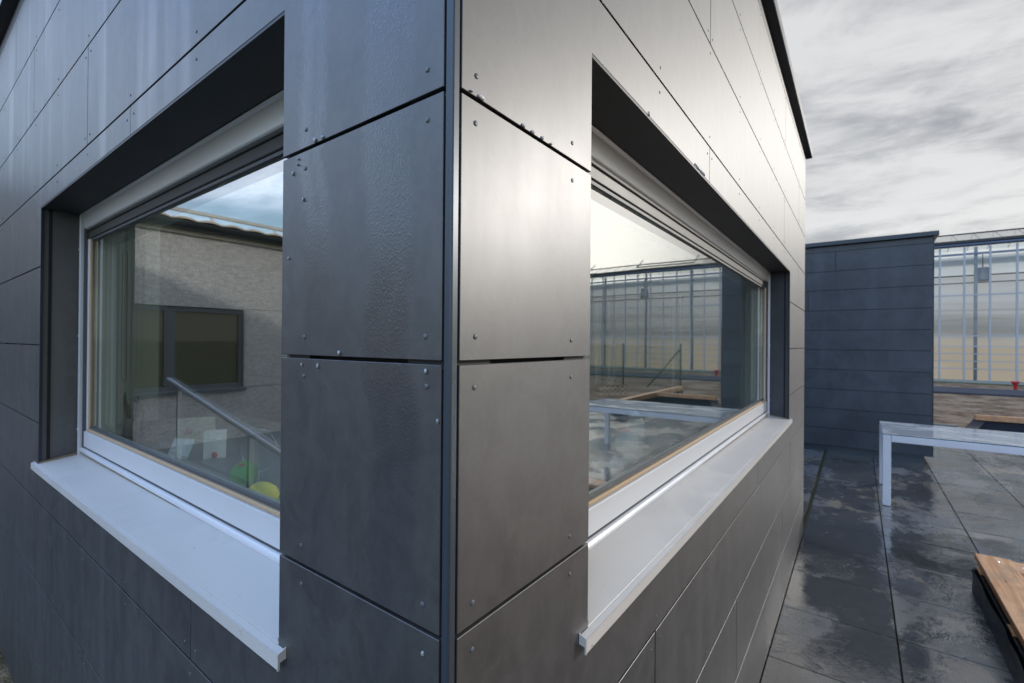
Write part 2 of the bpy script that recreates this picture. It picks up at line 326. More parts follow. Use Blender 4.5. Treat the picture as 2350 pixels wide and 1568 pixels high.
# ------------------------------------------------------------------ mesh helpers
class MB:
    def __init__(s): s.v = []; s.f = []; s.m = []; s.sm = []
    def add(s, vs, fs, mi=0, smooth=False):
        o = len(s.v); s.v += [Vector(v) for v in vs]; s.f += [[o+i for i in f] for f in fs]; s.m += [mi]*len(fs); s.sm += [smooth]*len(fs); return s
    def box(s, x0, x1, y0, y1, z0, z1, mi=0):
        vs = [(x, y, z) for z in (z0, z1) for y in (y0, y1) for x in (x0, x1)]
        return s.add(vs, [(0, 2, 3, 1), (4, 5, 7, 6), (0, 1, 5, 4), (2, 6, 7, 3), (0, 4, 6, 2), (1, 3, 7, 5)], mi)
    def prism(s, prof, axis, a, b, mi=0, smooth=False):
        """prof: list of 2D points in the plane across axis ('x': (y,z); 'y': (x,z); 'z': (x,y))"""
        def P(q, w): return {'x': (w, q[0], q[1]), 'y': (q[0], w, q[1]), 'z': (q[0], q[1], w)}[axis]
        n = len(prof); vs = [P(q, a) for q in prof]+[P(q, b) for q in prof]
        fs = [tuple(range(n)), tuple(range(2*n-1, n-1, -1))]+[(i, n+i, n+(i+1) % n, (i+1) % n) for i in range(n)]
        return s.add(vs, fs, mi, smooth)
    def tube(s, pts, r, n=10, mi=0, closed=False):
        pts = [Vector(p) for p in pts]; rings = []; rs = r if isinstance(r, (list, tuple)) else [r]*len(pts)
        o = len(s.v)
        for i, p in enumerate(pts):
            a = pts[max(i-1, 0)]; b = pts[min(i+1, len(pts)-1)]
            if closed: a = pts[i-1]; b = pts[(i+1) % len(pts)]
            d = (b-a).normalized(); up = Vector((0, 0, 1)) if abs(d.z) < .95 else Vector((1, 0, 0))
            e1 = d.cross(up).normalized(); e2 = d.cross(e1)
            for k in range(n):
                an = 2*math.pi*k/n; s.v.append(p+(e1*math.cos(an)+e2*math.sin(an))*rs[i])
        N = len(pts)
        for i in range(N if closed else N-1):
            j = (i+1) % N
            for k in range(n): s.f.append([o+i*n+k, o+i*n+(k+1) % n, o+j*n+(k+1) % n, o+j*n+k]); s.m.append(mi); s.sm.append(True)
        if not closed:
            s.f.append([o+k for k in range(n)][::-1]); s.m.append(mi); s.sm.append(False)
            s.f.append([o+(N-1)*n+k for k in range(n)]); s.m.append(mi); s.sm.append(False)
        return s
    def lathe(s, prof, c, n=20, mi=0, ax=Vector((0, 0, 1)), sx=1, sy=1):
        ax = Vector(ax).normalized(); up = Vector((0, 0, 1)) if abs(ax.z) < .9 else Vector((1, 0, 0))
        e1 = ax.cross(up).normalized(); e2 = ax.cross(e1); c = Vector(c); o = len(s.v)
        for (r, h) in prof:
            for k in range(n):
                an = 2*math.pi*k/n; s.v.append(c+ax*h+e1*(r*sx*math.cos(an))+e2*(r*sy*math.sin(an)))
        for i in range(len(prof)-1):
            for k in range(n): s.f.append([o+i*n+k, o+i*n+(k+1) % n, o+(i+1)*n+(k+1) % n, o+(i+1)*n+k]); s.m.append(mi); s.sm.append(True)
        return s
    def blob(s, c, rx, ry, rz, n=14, mi=0, jit=0.0, seed=0):
        o = len(s.v); c = Vector(c)
        for i in range(n//2+1):
            th = math.pi*i/(n//2)
            for k in range(n):
                ph = 2*math.pi*k/n; d = Vector((math.sin(th)*math.cos(ph), math.sin(th)*math.sin(ph), math.cos(th)))
                q = 1+jit*noise.noise(d*2+Vector((seed, 0, 0))); s.v.append(c+Vector((d.x*rx, d.y*ry, d.z*rz))*q)
        for i in range(n//2):
            for k in range(n): s.f.append([o+i*n+k, o+(i+1)*n+k, o+(i+1)*n+(k+1) % n, o+i*n+(k+1) % n]); s.m.append(mi); s.sm.append(True)
        return s
    def build(s, name, mats, parent=None, bevel=0.0, seg=1):
        if not isinstance(mats, (list, tuple)): mats = [mats]
        org = Vector((0, 0, 0))
        if parent is None:
            if s.v:
                org = Vector((sum(v.x for v in s.v)/len(s.v), sum(v.y for v in s.v)/len(s.v), min(v.z for v in s.v)))
        else: org = Vector(parent['_org'])
        me = bpy.data.meshes.new(name); me.from_pydata([v-org for v in s.v], [], s.f)
        for m in mats: me.materials.append(m)
        for p, mi, sm in zip(me.polygons, s.m, s.sm): p.material_index = mi; p.use_smooth = sm
        bm = bmesh.new(); bm.from_mesh(me); bmesh.ops.remove_doubles(bm, verts=bm.verts, dist=1e-6); bmesh.ops.recalc_face_normals(bm, faces=bm.faces); bm.to_mesh(me); bm.free()
        o = bpy.data.objects.new(name, me); col.objects.link(o)
        if parent is None: o.location = org
        else: o.parent = parent
        o['_org'] = tuple(org)
        if bevel:
            md = o.modifiers.new('bevel', 'BEVEL'); md.width = bevel; md.segments = seg; md.limit_method = 'ANGLE'; md.angle_limit = R(40); md.harden_normals = False
        return o
def empty(name, loc):
    o = bpy.data.objects.new(name, None); col.objects.link(o); o.location = loc; o['_org'] = tuple(loc); o.empty_display_size = .1; return o
def tag(o, label=None, cat=None, group=None, kind=None):
    if label: o['label'] = label
    if cat: o['category'] = cat
    if group: o['group'] = group
    if kind: o['kind'] = kind
    return o

CT_ = -.4295
G = -1.56      # patio level
PT = .31       # cladding course height

# ------------------------------------------------------------------ ground, patio
gb = MB(); N = 70
def gx(i): u = i/N*2-1; return 8+math.copysign(abs(u)**2.6*900, u)+u*25
for j in range(N+1):
    for i in range(N+1):
        X = gx(i); Y = gx(j)-18
        h = 0.0
        if X > 12.3 and X < 29: h = .05*noise.noise(Vector((X*.9, Y*.9, 0)))+.03*noise.noise(Vector((X*2.7, Y*2.7, 4)))
        gb.v.append(Vector((X, Y, G-.075+h)))
for j in range(N):
    for i in range(N):
        a = j*(N+1)+i; gb.f.append([a, a+1, a+N+2, a+N+1]); gb.m.append(0); gb.sm.append(True)
g = gb.build('ground', M['soil']); tag(g, kind='structure')

pb = MB(); pb.box(.0, 11.9, -5.7, .02, G-.08, G-.016)
p = pb.build('patio_base', M['moss']); tag(p, kind='structure')
S = .575; sl = MB()
for i in range(-4, 17):
    for j in range(-10, 1):
        x0 = 2.33+S*i; y1 = .035+S*j
        if x0 < 0 or x0+S > 11.95: continue
        y0 = y1-S; tlt = rnd.uniform(-.0014, .0014); gp = .0045
        if y1 > .0: y1c = -.004
        else: y1c = y1-gp
        vs = []
        for z in (G-.02, G):
            for (xx, yy) in ((x0+gp, y0+gp), (x0+S-gp, y0+gp), (x0+S-gp, y1c), (x0+gp, y1c)):
                vs.append((xx, yy, z+tlt*(1 if xx > x0+.2 else -1)+(rnd.uniform(-.0007, .0007))))
        sl.add(vs, [(3, 2, 1, 0), (4, 5, 6, 7), (0, 1, 5, 4), (1, 2, 6, 5), (2, 3, 7, 6), (3, 0, 4, 7)])
for i in range(4, 17):                      # slabs between the two buildings
    for j in range(1, 7):
        x0 = 2.33+S*i; y0 = .035+S*(j-1)
        if x0 < 4.27 or x0+S > 8.2: continue
        sl.box(x0+.0028, x0+S-.0028, y0+.0028, y0+S-.0028, G-.02, G)
p = sl.build('patio', M['slab']); tag(p, kind='structure')
pb = MB(); pb.box(4.27, 8.3, .025, 3.6, G-.08, G-.016)
p = pb.build('patio_base', M['moss']); tag(p, kind='structure')
tb = MB(); tb.prism([(21.7, -30), (24.9, -30), (24.5, 6), (21.9, 6)], 'z', G-.05, G-.005)
p = tb.build('fabric_path', M['tarp']); tag(p, kind='structure')

# ------------------------------------------------------------------ main building
B = empty('building', (2.1, 4.0, G)); tag(B, 'dark fibre cement clad building corner with two white framed windows, nearest the camera', 'building')
TOPZ = 1.60
YE = 8.0; XE = 4.25
def P_right(poly, name='facade_panel'):
    m = MB(); m.prism(poly, 'x' if False else 'y', 0.0, .009); return m
count = [0]
def rivet(mb, c, ax):
    prof = [(.0033, 0), (.0033, .0006), (.0028, .0011), (.0014, .0014), (.00001, .0015)]
    mb.lathe(prof, c, 12, 0, ax)
riv_total = 0
far = MB()
def panel(side, poly):
    """poly in (horizontal, z) on the facade"""
    m = MB()
    if side == 'R': m.prism(poly, 'y', 0.0, .008)
    else: m.prism(poly, 'x', 0.0, .008)
    o = m.build('facade_panel', M['panel'], B, bevel=.0006)
    hs = [p[0] for p in poly]; zs = [p[1] for p in poly]; h0, h1, z0, z1 = min(hs), max(hs), min(zs), max(zs)
    def inside(h, z):
        c = False; n = len(poly)
        for i in range(n):
            a, b = poly[i], poly[(i+1) % n]
            if (a[1] > z) != (b[1] > z) and h < (b[0]-a[0])*(z-a[1])/(b[1]-a[1])+a[0]: c = not c
        return c
    if side == 'R': bat = [.04, .27, .67, 1.11, 1.55, 2.0, 2.44, 2.885, 3.27, 3.725, 4.21]
    else: bat = [.04, .302, .715, 1.13, 1.542, 1.955, 2.36, 2.79]+[3.2+.42*i for i in range(12)]
    pts = []
    for b in bat:
        for z in (z0+.026, z1-.026):
            hh = [b]
            if abs(b-h0) < .03: hh = [h0+.025]
            if abs(b-h1) < .03: hh = [h1-.025]
            for h in hh:
                if z1-z0 < .1: continue
                if inside(h, z) and inside(h-.012, z) and inside(h+.012, z): pts.append((h+rnd.uniform(-.002, .002), z+rnd.uniform(-.002, .002)))
    global riv_total
    for (h, z) in pts:
        c = (h, 0, z) if side == 'R' else (0, h, z); ax = (0, -1, 0) if side == 'R' else (-1, 0, 0)
        if h < 1.6 and riv_total < 92:
            q = MB(); rivet(q, c, ax); q.build('rivet', M['rivet'], o); riv_total += 1
        else: rivet(far, c, ax)
    return o
g_ = .0026
def rect(h0, h1, k, top=None):
    return [(h0, k*PT+g_), (h1, k*PT+g_), (h1, (k+1)*PT-g_ if top is None else top), (h0, (k+1)*PT-g_ if top is None else top)]
e0 = .0145; WL, WR, WT, WB = .335, 3.20, .513, -.468
j = .0014
for k in (0, -1):
    panel('R', rect(e0, WL, k)); panel('R', rect(WR, XE, k))
a, b_ = PT+g_, 2*PT-g_
panel('R', [(e0, a), (WL, a), (WL, WT), (1.11-j, WT), (1.11-j, b_), (e0, b_)])
panel('R', [(1.11+j, WT), (WR, WT), (WR, a), (3.72, a), (3.72, b_), (1.11+j, b_)])
panel('R', [(3.725, a), (XE, a), (XE, b_), (3.725, b_)])
panel('R', rect(e0, 2.88, 2)); panel('R', rect(2.885, XE, 2))
panel('R', rect(e0, 1.108, 3)); panel('R', rect(1.113, 3.73, 3)); panel('R', rect(3.735, XE, 3))
panel('R', rect(e0, 2.915, 4)); panel('R', rect(2.92, XE, 4))
panel('R', rect(e0, 2.0, 5, TOPZ)); panel('R', rect(2.005, XE, 5, TOPZ))
a, b_ = -2*PT+g_, -PT-g_
panel('R', [(e0, a), (1.993-j, a), (1.993-j, WB-.01), (WL, WB-.01), (WL, b_), (e0, b_)])
panel('R', [(1.993+j, a), (XE, a), (XE, b_), (WR, b_), (WR, WB-.01), (1.993+j, WB-.01)])
panel('R', rect(e0, .662, -3)); panel('R', rect(.667, 3.27, -3)); panel('R', rect(3.275, XE, -3))
panel('R', rect(e0, 1.545, -4)); panel('R', rect(1.55, 2.87, -4)); panel('R', rect(2.875, XE, -4))
panel('R', rect(e0, 2.86, -5)); panel('R', rect(2.865, XE, -5))
LL, LR, LT, LB = .367, 2.24, .545, -.468
for k in (0, -1):
    panel('L', rect(e0, LL, k)); panel('L', rect(LR, 4.6, k)); panel('L', rect(4.605, YE, k))
a, b_ = PT+g_, 2*PT-g_
panel('L', [(e0, a), (LL, a), (LL, LT), (1.13-j, LT), (1.13-j, b_), (e0, b_)])
panel('L', [(1.13+j, LT), (LR, LT), (LR, a), (3.9, a), (3.9, b_), (1.13+j, b_)]); panel('L', rect(3.905, YE, 1))
panel('L', rect(e0, 1.545, 2)); panel('L', rect(1.55, 4.3, 2)); panel('L', rect(4.305, YE, 2))
panel('L', rect(e0, 2.4, 3)); panel('L', rect(2.405, 5.0, 3)); panel('L', rect(5.005, YE, 3))
panel('L', rect(e0, 2.84, 4)); panel('L', rect(2.845, 5.6, 4)); panel('L', rect(5.605, YE, 4))
panel('L', rect(e0, 1.95, 5, TOPZ)); panel('L', rect(1.955, 4.6, 5, TOPZ)); panel('L', rect(4.605, YE, 5, TOPZ))
a, b_ = -2*PT+g_, -PT-g_
panel('L', [(e0, a), (.713-j, a), (.713-j, LB-.01), (LL, LB-.01), (LL, b_), (e0, b_)])
panel('L', [(.713+j, a), (3.2, a), (3.2, b_), (LR, b_), (LR, LB-.01), (.713+j, LB-.01)]); panel('L', rect(3.205, YE, -2))
panel('L', rect(e0, 2.32, -3)); panel('L', rect(2.325, 5.1, -3)); panel('L', rect(5.105, YE, -3))
panel('L', rect(e0, 1.54, -4)); panel('L', rect(1.545, 4.2, -4)); panel('L', rect(4.205, YE, -4))
panel('L', rect(e0, 2.8, -5)); panel('L', rect(2.805, YE, -5))

tag(far.build('rivets', M['rivet'], B), kind='stuff')
# corner profile, black backing, battens seen in the joints
m = MB(); m.prism([(0, .0025), (.0025, 0), (.0103, 0), (.0103, .02), (.0108, .02), (.0108, .0108), (.02, .0108), (.02, .0103), (.0, .0103)][:4]+[(.0103, .0103), (0, .0103)], 'z', G-.02, TOPZ)
m.v = [v for v in m.v]
cp = MB(); cp.prism([(-.0005, .0020), (.0000, .0007), (.0007, .0), (.0020, -.0005), (.0098, -.0005), (.0098, .0098), (-.0005, .0098)], 'z', G-.02, TOPZ)
cp.build('corner_profile', M['corner'], B)
bk = MB()
def walls(mb, d0, d1, xr1, yl1):
    mb.box(d1, WL, d0, d1, G-.05, TOPZ); mb.box(WR, xr1, d0, d1, G-.05, TOPZ); mb.box(WL, WR, d0, d1, G-.05, WB-.01); mb.box(WL, WR, d0, d1, WT+.006, TOPZ)
    mb.box(d0, d1, d0, LL, G-.05, TOPZ); mb.box(d0, d1, LR, yl1, G-.05, TOPZ); mb.box(d0, d1, LL, LR, G-.05, LB-.01); mb.box(d0, d1, LL, LR, LT+.006, TOPZ)
walls(bk, .024, .034, XE, YE)
bk.build('wall_membrane', M['black'], B)
bt = MB()
for x in (.018, .27, .67, 1.11, 1.55, 2.0, 2.44, 2.885, 3.27, 3.725): bt.box(x-(.0 if x < .02 else .03), x+.03, .009, .0235, G, TOPZ)
bt2 = MB()
for y in (.018, .305, .715, 1.13, 1.542, 1.955, 2.38): bt2.box(.009, .0235, y-(.0 if y < .02 else .03), y+.03, G, TOPZ)
def cut(mb):                       # keep battens out of the window openings
    return mb
bt = MB()
for x in (.05, .295, 3.24, 3.725, 4.2): bt.box(x-.03, x+.03, .009, .0235, G, TOPZ-.01)
for x in (.67, 1.11, 1.55, 2.0, 2.44, 2.885): bt.box(x-.03, x+.03, .009, .0235, G, WB-.02); bt.box(x-.03, x+.03, .009, .0235, WT+.01, TOPZ-.01)
for y in (.05, .33, 2.28, 2.79, 3.2, 3.9, 4.6): bt.box(.009, .0235, y-.03, y+.03, G, TOPZ-.01)
for y in (.715, 1.13, 1.542, 1.955): bt.box(.009, .0235, y-.03, y+.03, G, LB-.02); bt.box(.009, .0235, y-.03, y+.03, LT+.01, TOPZ-.01)
bt.build('batten', M['batten'], B)
iw = MB()
d0, d1 = .0345, .30
def inner(mb):
    mb.box(.2505, WL-.01, d0, d1, G-.05, 1.0); mb.box(WR+.01, XE, d0, d1, G-.05, 1.0)
    mb.box(WL-.01, WR+.01, .19, d1, G-.05, -.445); mb.box(WL-.01, WR+.01, .19, d1, .50, 1.0)
    mb.box(d0, .25, LR+.01, YE, G-.05, 1.0); mb.box(d0, .25, d0, LL-.01, G-.05, 1.0)
    mb.box(.192, .25, LL-.01, LR+.01, G-.05, -.445); mb.box(.192, .25, LL-.01, LR+.01, .53, 1.0)
    mb.box(3.95, 4.2, d1, YE, G-.05, 1.0); mb.box(d1, 3.95, 6.0, 6.2, G-.05, 1.0)
inner(iw); iw.build('interior_wall', M['inner'], B)
q = MB(); q.box(.3, .36, .3, 6.0, .98, 1.06); q.box(1.9, 3.95, .3, 6.0, .98, 1.06); q.box(.36, 1.9, .3, .36, .98, 1.06); q.box(.36, 1.9, 2.75, 6.0, .98, 1.06); q.build('interior_ceiling', M['inner'], B)
q = MB(); q.box(.2505, .575, 2.85, 2.95, CT_+.0, .979); q.build('interior_wall', M['partition'], B)
q = MB(); q.box(.3, 3.95, .3, 6.0, G-.04, G+.02); q.build('interior_floor', M['floor_in'], B)
q = MB(); q.box(.05, .36, .05, YE-.02, 1.45, 1.595); q.box(1.9, XE-.01, .05, YE-.02, 1.45, 1.595); q.box(.36, 1.9, .05, .36, 1.45, 1.595); q.box(.36, 1.9, 2.75, YE-.02, 1.45, 1.595); q.build('roof_slab', M['black'], B)
q = MB(); q.box(.32, .36, .32, 2.79, 1.062, 1.449); q.box(1.9, 1.94, .32, 2.79, 1.062, 1.449); q.box(.36, 1.9, .32, .36, 1.062, 1.449); q.box(.36, 1.9, 2.75, 2.79, 1.062, 1.449); q.build('added_rooflight_shaft', M['white'], B)  # shaft of an unseen rooflight, added to brighten things behind the windows
q = MB(); q.box(.32, 1.94, .32, 2.79, 1.60, 1.606); q.build('added_rooflight', M['roofglass'], B)  # pane over the added opening, out of view
q = MB(); q.box(XE-.03, XE-.002, .035, YE, G-.05, TOPZ-.005); q.box(.035, XE-.03, YE-.03, YE-.002, G-.05, TOPZ-.005); q.build('rear_wall', M['navy'], B)
q = MB()                            # roof edge trim, overhanging both facades
q.box(-.045, XE+.06, -.045, .05, 1.607, 1.665); q.box(-.045, .05, .05, YE, 1.607, 1.665); q.box(XE-.05, XE+.06, .05, YE, 1.607, 1.665)
q.build('roof_edge_trim', M['cap'], B, bevel=.003)

def T(side):
    """map (along, depth, z) to world for a facade"""
    return (lambda a, d, z: (a, d, z)) if side == 'R' else (lambda a, d, z: (d, a, z))
def window(side, A0, A1, Z0, Z1, near, far):
    t_ = T(side)
    w = empty('window', (*(t_((A0+A1)/2, .12, 0)[:2]), Z0)); w.parent = B; w.location = Vector(w['_org'])-Vector(B['_org'])
    def bx(mb, a0, a1, d0, d1, z0, z1, mi=0):
        p0 = t_(a0, d0, z0); p1 = t_(a1, d1, z1); mb.box(min(p0[0], p1[0]), max(p0[0], p1[0]), min(p0[1], p1[1]), max(p0[1], p1[1]), z0, z1, mi)
    def pr(mb, prof, a0, a1, mi=0):   # profile in (depth, z) run along the opening
        mb.prism(prof, 'x' if side == 'R' else 'y', a0, a1, mi)
    # reveal lining
    for a_ in (A0-.010, A1+.002):
        q = MB(); bx(q, a_, a_+.008, .0085, .19, Z0-.02, Z1); q.build('reveal_lining', M['navy'] if side == 'R' else M['panel'], w)
    q = MB(); bx(q, A0-.010, A1+.010, .012, .112, Z1-.004, Z1+.004); q.build('soffit', M['soffit'], w)
    q = MB(); bx(q, A0, A1, .0005, .0115, Z1-.006, Z1-.0005); q.build('soffit_edge_bead', M['darkm'], w)
    # edge trim of the far jamb
    q = MB(); bx(q, A1-.006, A1-.0005, .0005, .010, Z0, Z1-.007); q.build('jamb_bead', M['navycap'], w)
    # shutter box
    q = MB(); pr(q, [(.113, Z1-.005), (.120, Z1-.012), (.128, Z1-.060), (.1335, Z1-.064), (.136, Z1-.064), (.136, Z1-.005)], A0+.001, A1-.022)
    q.build('shutter_box', M['shutter'], w, bevel=.002, seg=2)
    # guide rails
    for s, (a0, a1) in ((0, (A0+.001, A0+.020)), (1, (A1-.021, A1-.002))):
        q = MB(); bx(q, a0, a1, .114, .140, Z0+.004, Z1-.006); o = q.build('guide_rail', M['rail'], w, bevel=.002, seg=2)
        for z in (Z0+.12, (Z0+Z1)/2, Z1-.15):
            c = MB(); ax = Vector(t_(0, -1, 0)); c.lathe([(.004, -.001), (.004, .001), (.003, .003), (.0001, .004)], t_((a0+a1)/2, .114, z), 10, 0, ax); c.build('rail_clip', M['rail'], o)
    # frame: head with its shade painted in, sides, deep white bottom member
    fr = MB()
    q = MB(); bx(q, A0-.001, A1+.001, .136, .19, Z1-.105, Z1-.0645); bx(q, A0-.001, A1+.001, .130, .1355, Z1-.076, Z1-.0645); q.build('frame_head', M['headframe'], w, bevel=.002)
    for a_ in (A0-.001, A1-.050):
        fr = MB(); bx(fr, a_, a_+.051, .136, .19, Z0+.09, Z1-.1055); fr.build('side_frame', M['frame'], w, bevel=.002)
    for a_ in (A0+.0215, A1-.033):
        q = MB(); bx(q, a_, a_+.0115, .125, .1355, Z0+.03, Z1-.065); q.build('track_channel', M['gasket'], w)
    q = MB(); bx(q, A0+.034, A1-.034, .128, .19, Z0+.050, Z0+.1135); q.build('bottom_frame', M['frame'], w, bevel=.0025, seg=2)
    q = MB(); bx(q, A0+.034, A1-.034, .1268, .15, Z0+.0470, Z0+.0492); q.build('drip_gap', M['gasket'], w)
    q = MB(); pr(q, [(.122, Z0+.026), (.118, Z0+.031), (.118, Z0+.038), (.122, Z0+.044), (.130, Z0+.046), (.15, Z0+.046), (.15, Z0+.026)], A0+.022, A1-.022); q.build('bottom_rail', M['rail'], w, bevel=.002, seg=2)
    q = MB(); bx(q, A0+.024, A1-.024, .120, .15, Z0+.0215, Z0+.0255); q.build('sealant', M['dirt'], w)
    # wood bead round the pane
    for b_x in ((A0+.0505, A1-.0505, .134, .1485, Z0+.114, Z0+.124), (A1-.060, A1-.0505, .139, .1485, Z0+.1245, Z1-.106), (A0+.0505, A0+.060, .139, .1485, Z0+.1245, Z1-.106)):
        q = MB(); bx(q, *b_x); q.build('glazing_bead', M['tan'], w, bevel=.002)
    for z_ in (Z0+.1245, Z1-.1145):
        q = MB(); bx(q, A0+.0605, A1-.0605, .141, .1497, z_, z_+.0085); q.build('gasket', M['gasket'], w)
    q = MB(); bx(q, A0+.058, A1-.058, .1500, .1690, Z0+.120, Z1-.108); q.build('glass_pane', M['glass'], w)
    # inner frame behind the pane
    q = MB(); bx(q, A0+.065, A1-.065, .172, .205, Z0+.03, Z0+.084); bx(q, A0-.001, A0+.065, .172, .225, Z0+.06, Z1-.03); bx(q, A1-.065, A1+.001, .172, .225, Z0+.06, Z1-.03); bx(q, A0+.065, A1-.065, .172, .225, Z1-.12, Z1-.03)
    q.build('inner_frame', M['white'], w, bevel=.003)
    # sill: sheet sloping outward, lip, upturned ends
    s = MB(); L0, L1 = near, far
    zi, zo = Z0+.024, Z0+.0035
    dz = -.016
    def sp(a, d, z):
        f = (a-A0)/(A1-A0); return Vector(t_(a, d, z+dz*f+.010))
    def slab(a0, a1, d0, z0a, d1, z1a, th=.0022):
        vs = [sp(a0, d0, z0a), sp(a1, d0, z0a), sp(a1, d1, z1a), sp(a0, d1, z1a)]; vs += [v-Vector((0, 0, th)) for v in vs]
        s.add(vs, [(0, 1, 2, 3), (7, 6, 5, 4), (0, 4, 5, 1), (1, 5, 6, 2), (2, 6, 7, 3), (3, 7, 4, 0)])
    slab(A0+.001, A1-.001, .134, zi, .0, zo+.0015)
    slab(L0, L1, -.0003, zo+.0015, -.013, zo-.0005)
    # lip
    vs = [sp(L0, -.013, zo-.0005), sp(L1, -.013, zo-.0005), sp(L1, -.013, zo-.024), sp(L0, -.013, zo-.024), sp(L0, -.0108, zo-.003), sp(L1, -.0108, zo-.003), sp(L1, -.0108, zo-.024), sp(L0, -.0108, zo-.024)]
    s.add(vs, [(0, 3, 2, 1), (4, 5, 6, 7), (0, 1, 5, 4), (3, 7, 6, 2), (0, 4, 7, 3), (1, 2, 6, 5)])
    s.build('sill', M['sill'], w, bevel=.0006)
    for a0, a1 in ((L0-.0022, L0-.0002), (L1+.0002, L1+.0022)):
        e = MB()
        prof = [(-.0135, zo-.0245), (-.0135, zo+.001), (-.0005, zo+.006), (-.0005, zo-.011), (-.0104, zo-.013), (-.0104, zo-.0245)]
        vs = [sp(a, d, z) for a in (a0, a1) for d, z in prof]; n = len(prof)
        e.add(vs, [tuple(range(n)), tuple(range(2*n-1, n-1, -1))]+[(i, n+i, n+(i+1) % n, (i+1) % n) for i in range(n)])
        e.build('sill_end_cap', M['sill'], w)
    for a0, a1 in ((A0+.001, A0+.006), (A1-.008, A1-.001)):
        e = MB()
        vs = [sp(a, d, z) for a in (a0, a1) for d, z in ((.002, zo+.002), (.002, zo+.008), (.113, zi+.005), (.113, zi-.001))]
        e.add(vs, [(0, 1, 2, 3), (7, 6, 5, 4), (0, 4, 5, 1), (1, 5, 6, 2), (2, 6, 7, 3), (3, 7, 4, 0)])
        e.build('sill_upstand', M['dirt'], w)
    return w
wr = window('R', WL, WR, WB, WT, .306, 3.245); wr['label'] = 'right-hand white framed window mirroring the greenhouse and table'
wl = window('L', LL, LR, LB, LT, .345, 2.285); wl['label'] = 'left-hand white framed window mirroring a rendered house'

# water drops hanging on the panel edges
def drop(side, h, z, rx, rz, mat):
    m = MB(); c = (h, -.0012, z) if side == 'R' else (-.0012, h, z)
    if side == 'R': m.blob(c, rx, .0022, rz, 10, 0, .25, h*50)
    else: m.blob(c, .0022, rx, rz, 10, 0, .25, h*50)
    m.build('water_drop', mat, B)
for h, z, rx, rz in ((.048, .3165, .010, .0048), (.135, .316, .006, .0045), (.158, .3155, .006, .0045), (.182, .316, .004, .0045), (.205, .3155, .004, .003), (.030, .3165, .004, .002)): drop('R', h, z-.0012, rx*.62, rz*.62, M['water_lit'])
for h, z, rx, rz in ((.275, .317, .0035, .005), (.255, .3165, .0035, .0035), (.335, .281, .0022, .005), (.320, .300, .0015, .0025), (.322, .292, .0012, .003), (.305, .236, .0018, .0045),
                     (.038, -.0095, .0028, .0045), (.305, -.011, .002, .004), (.262, -.0115, .0028, .0055), (.210, .0085, .004, .005), (.018, -.065, .0018, .0045), 
                     (.039, -.335, .0028, .0045), (.345, .152, .0018, .0035), (.021, -.39, .0015, .0025)): drop('L', h, z-.0008, rx*.72, rz*.72, M['water'])
for i in range(9):
    drop('R', .95+.012*i+rnd.uniform(0, .004), WT+.003+rnd.uniform(0, .002), .0035, .004, M['water'])
drop('R', .60, WT+.003, .004, .005, M['water_lit'])

# ------------------------------------------------------------------ things inside the windows
CT = -.43
ct = empty('window_counter', (2, 1.5, G)); tag(ct, 'long grey counter running under both windows inside the room', 'counter')
q = MB(); q.box(.2505, .95, .305, 5.2, CT-.03, CT); q.box(.951, 3.9, .305, 2.2, CT-.03, CT); q.build('counter_top', M['counter'], ct)
q = MB(); q.box(.93, .95, 2.22, 5.2, G+.02, CT-.031); q.box(2.5, 3.9, 2.17, 2.19, G+.02, CT-.031); q.build('counter_front', M['inner'], ct)

def at(px, py, tt):
    """point at depth tt on the ray through photo pixel (2350-wide)"""
    return CP+tt*(F+r_*((px-1175)/1074.17667)-u_*((py-784)/1074.17667))
# pen cup
c = Vector((.338, 2.41, CT)); th = empty('pen_cup', c); tag(th, 'white cup full of felt pens standing behind the left-hand window glass', 'pen cup')
q = MB(); q.lathe([(.0001, .0), (.030, .0), (.036, .085), (.034, .085), (.028, .004), (.0001, .004)], c, 20); q.build('cup', M['cup'], th)
for i, (dx_, dy_, h, mt, tl) in enumerate([(-.018, .008, .165, 'p1', (-.10, .25)), (-.006, .012, .185, 'p2', (-.12, .1)), (.010, -.006, .155, 'p4', (.05, -.02)), (.016, -.014, .165, 'p3', (.05, -.22)), (.0, -.012, .130, 'p5', (-.1, .33)), (-.01, -.018, .175, 'p2', (.1, -.42)), (.006, -.02, .15, 'p6', (.1, -.5)), (-.02, .016, .12, 'paper', (-.05, .12))]):
    a = c+Vector((dx_*.5, dy_*.5, .006)); b2 = a+Vector((tl[0]*h*.6, tl[1]*h*.6+dy_, h))
    q = MB(); q.tube([a, a.lerp(b2, .72), b2], .0045, 8); o = q.build('pen', M[mt], th)
    q = MB(); q.tube([b2, b2+(b2-a).normalized()*.002, b2+(b2-a).normalized()*.012], [.0052, .0052, .0035], 8); q.build('pen_cap', M['ink'] if mt in ('p1', 'paper') else M[mt], o)
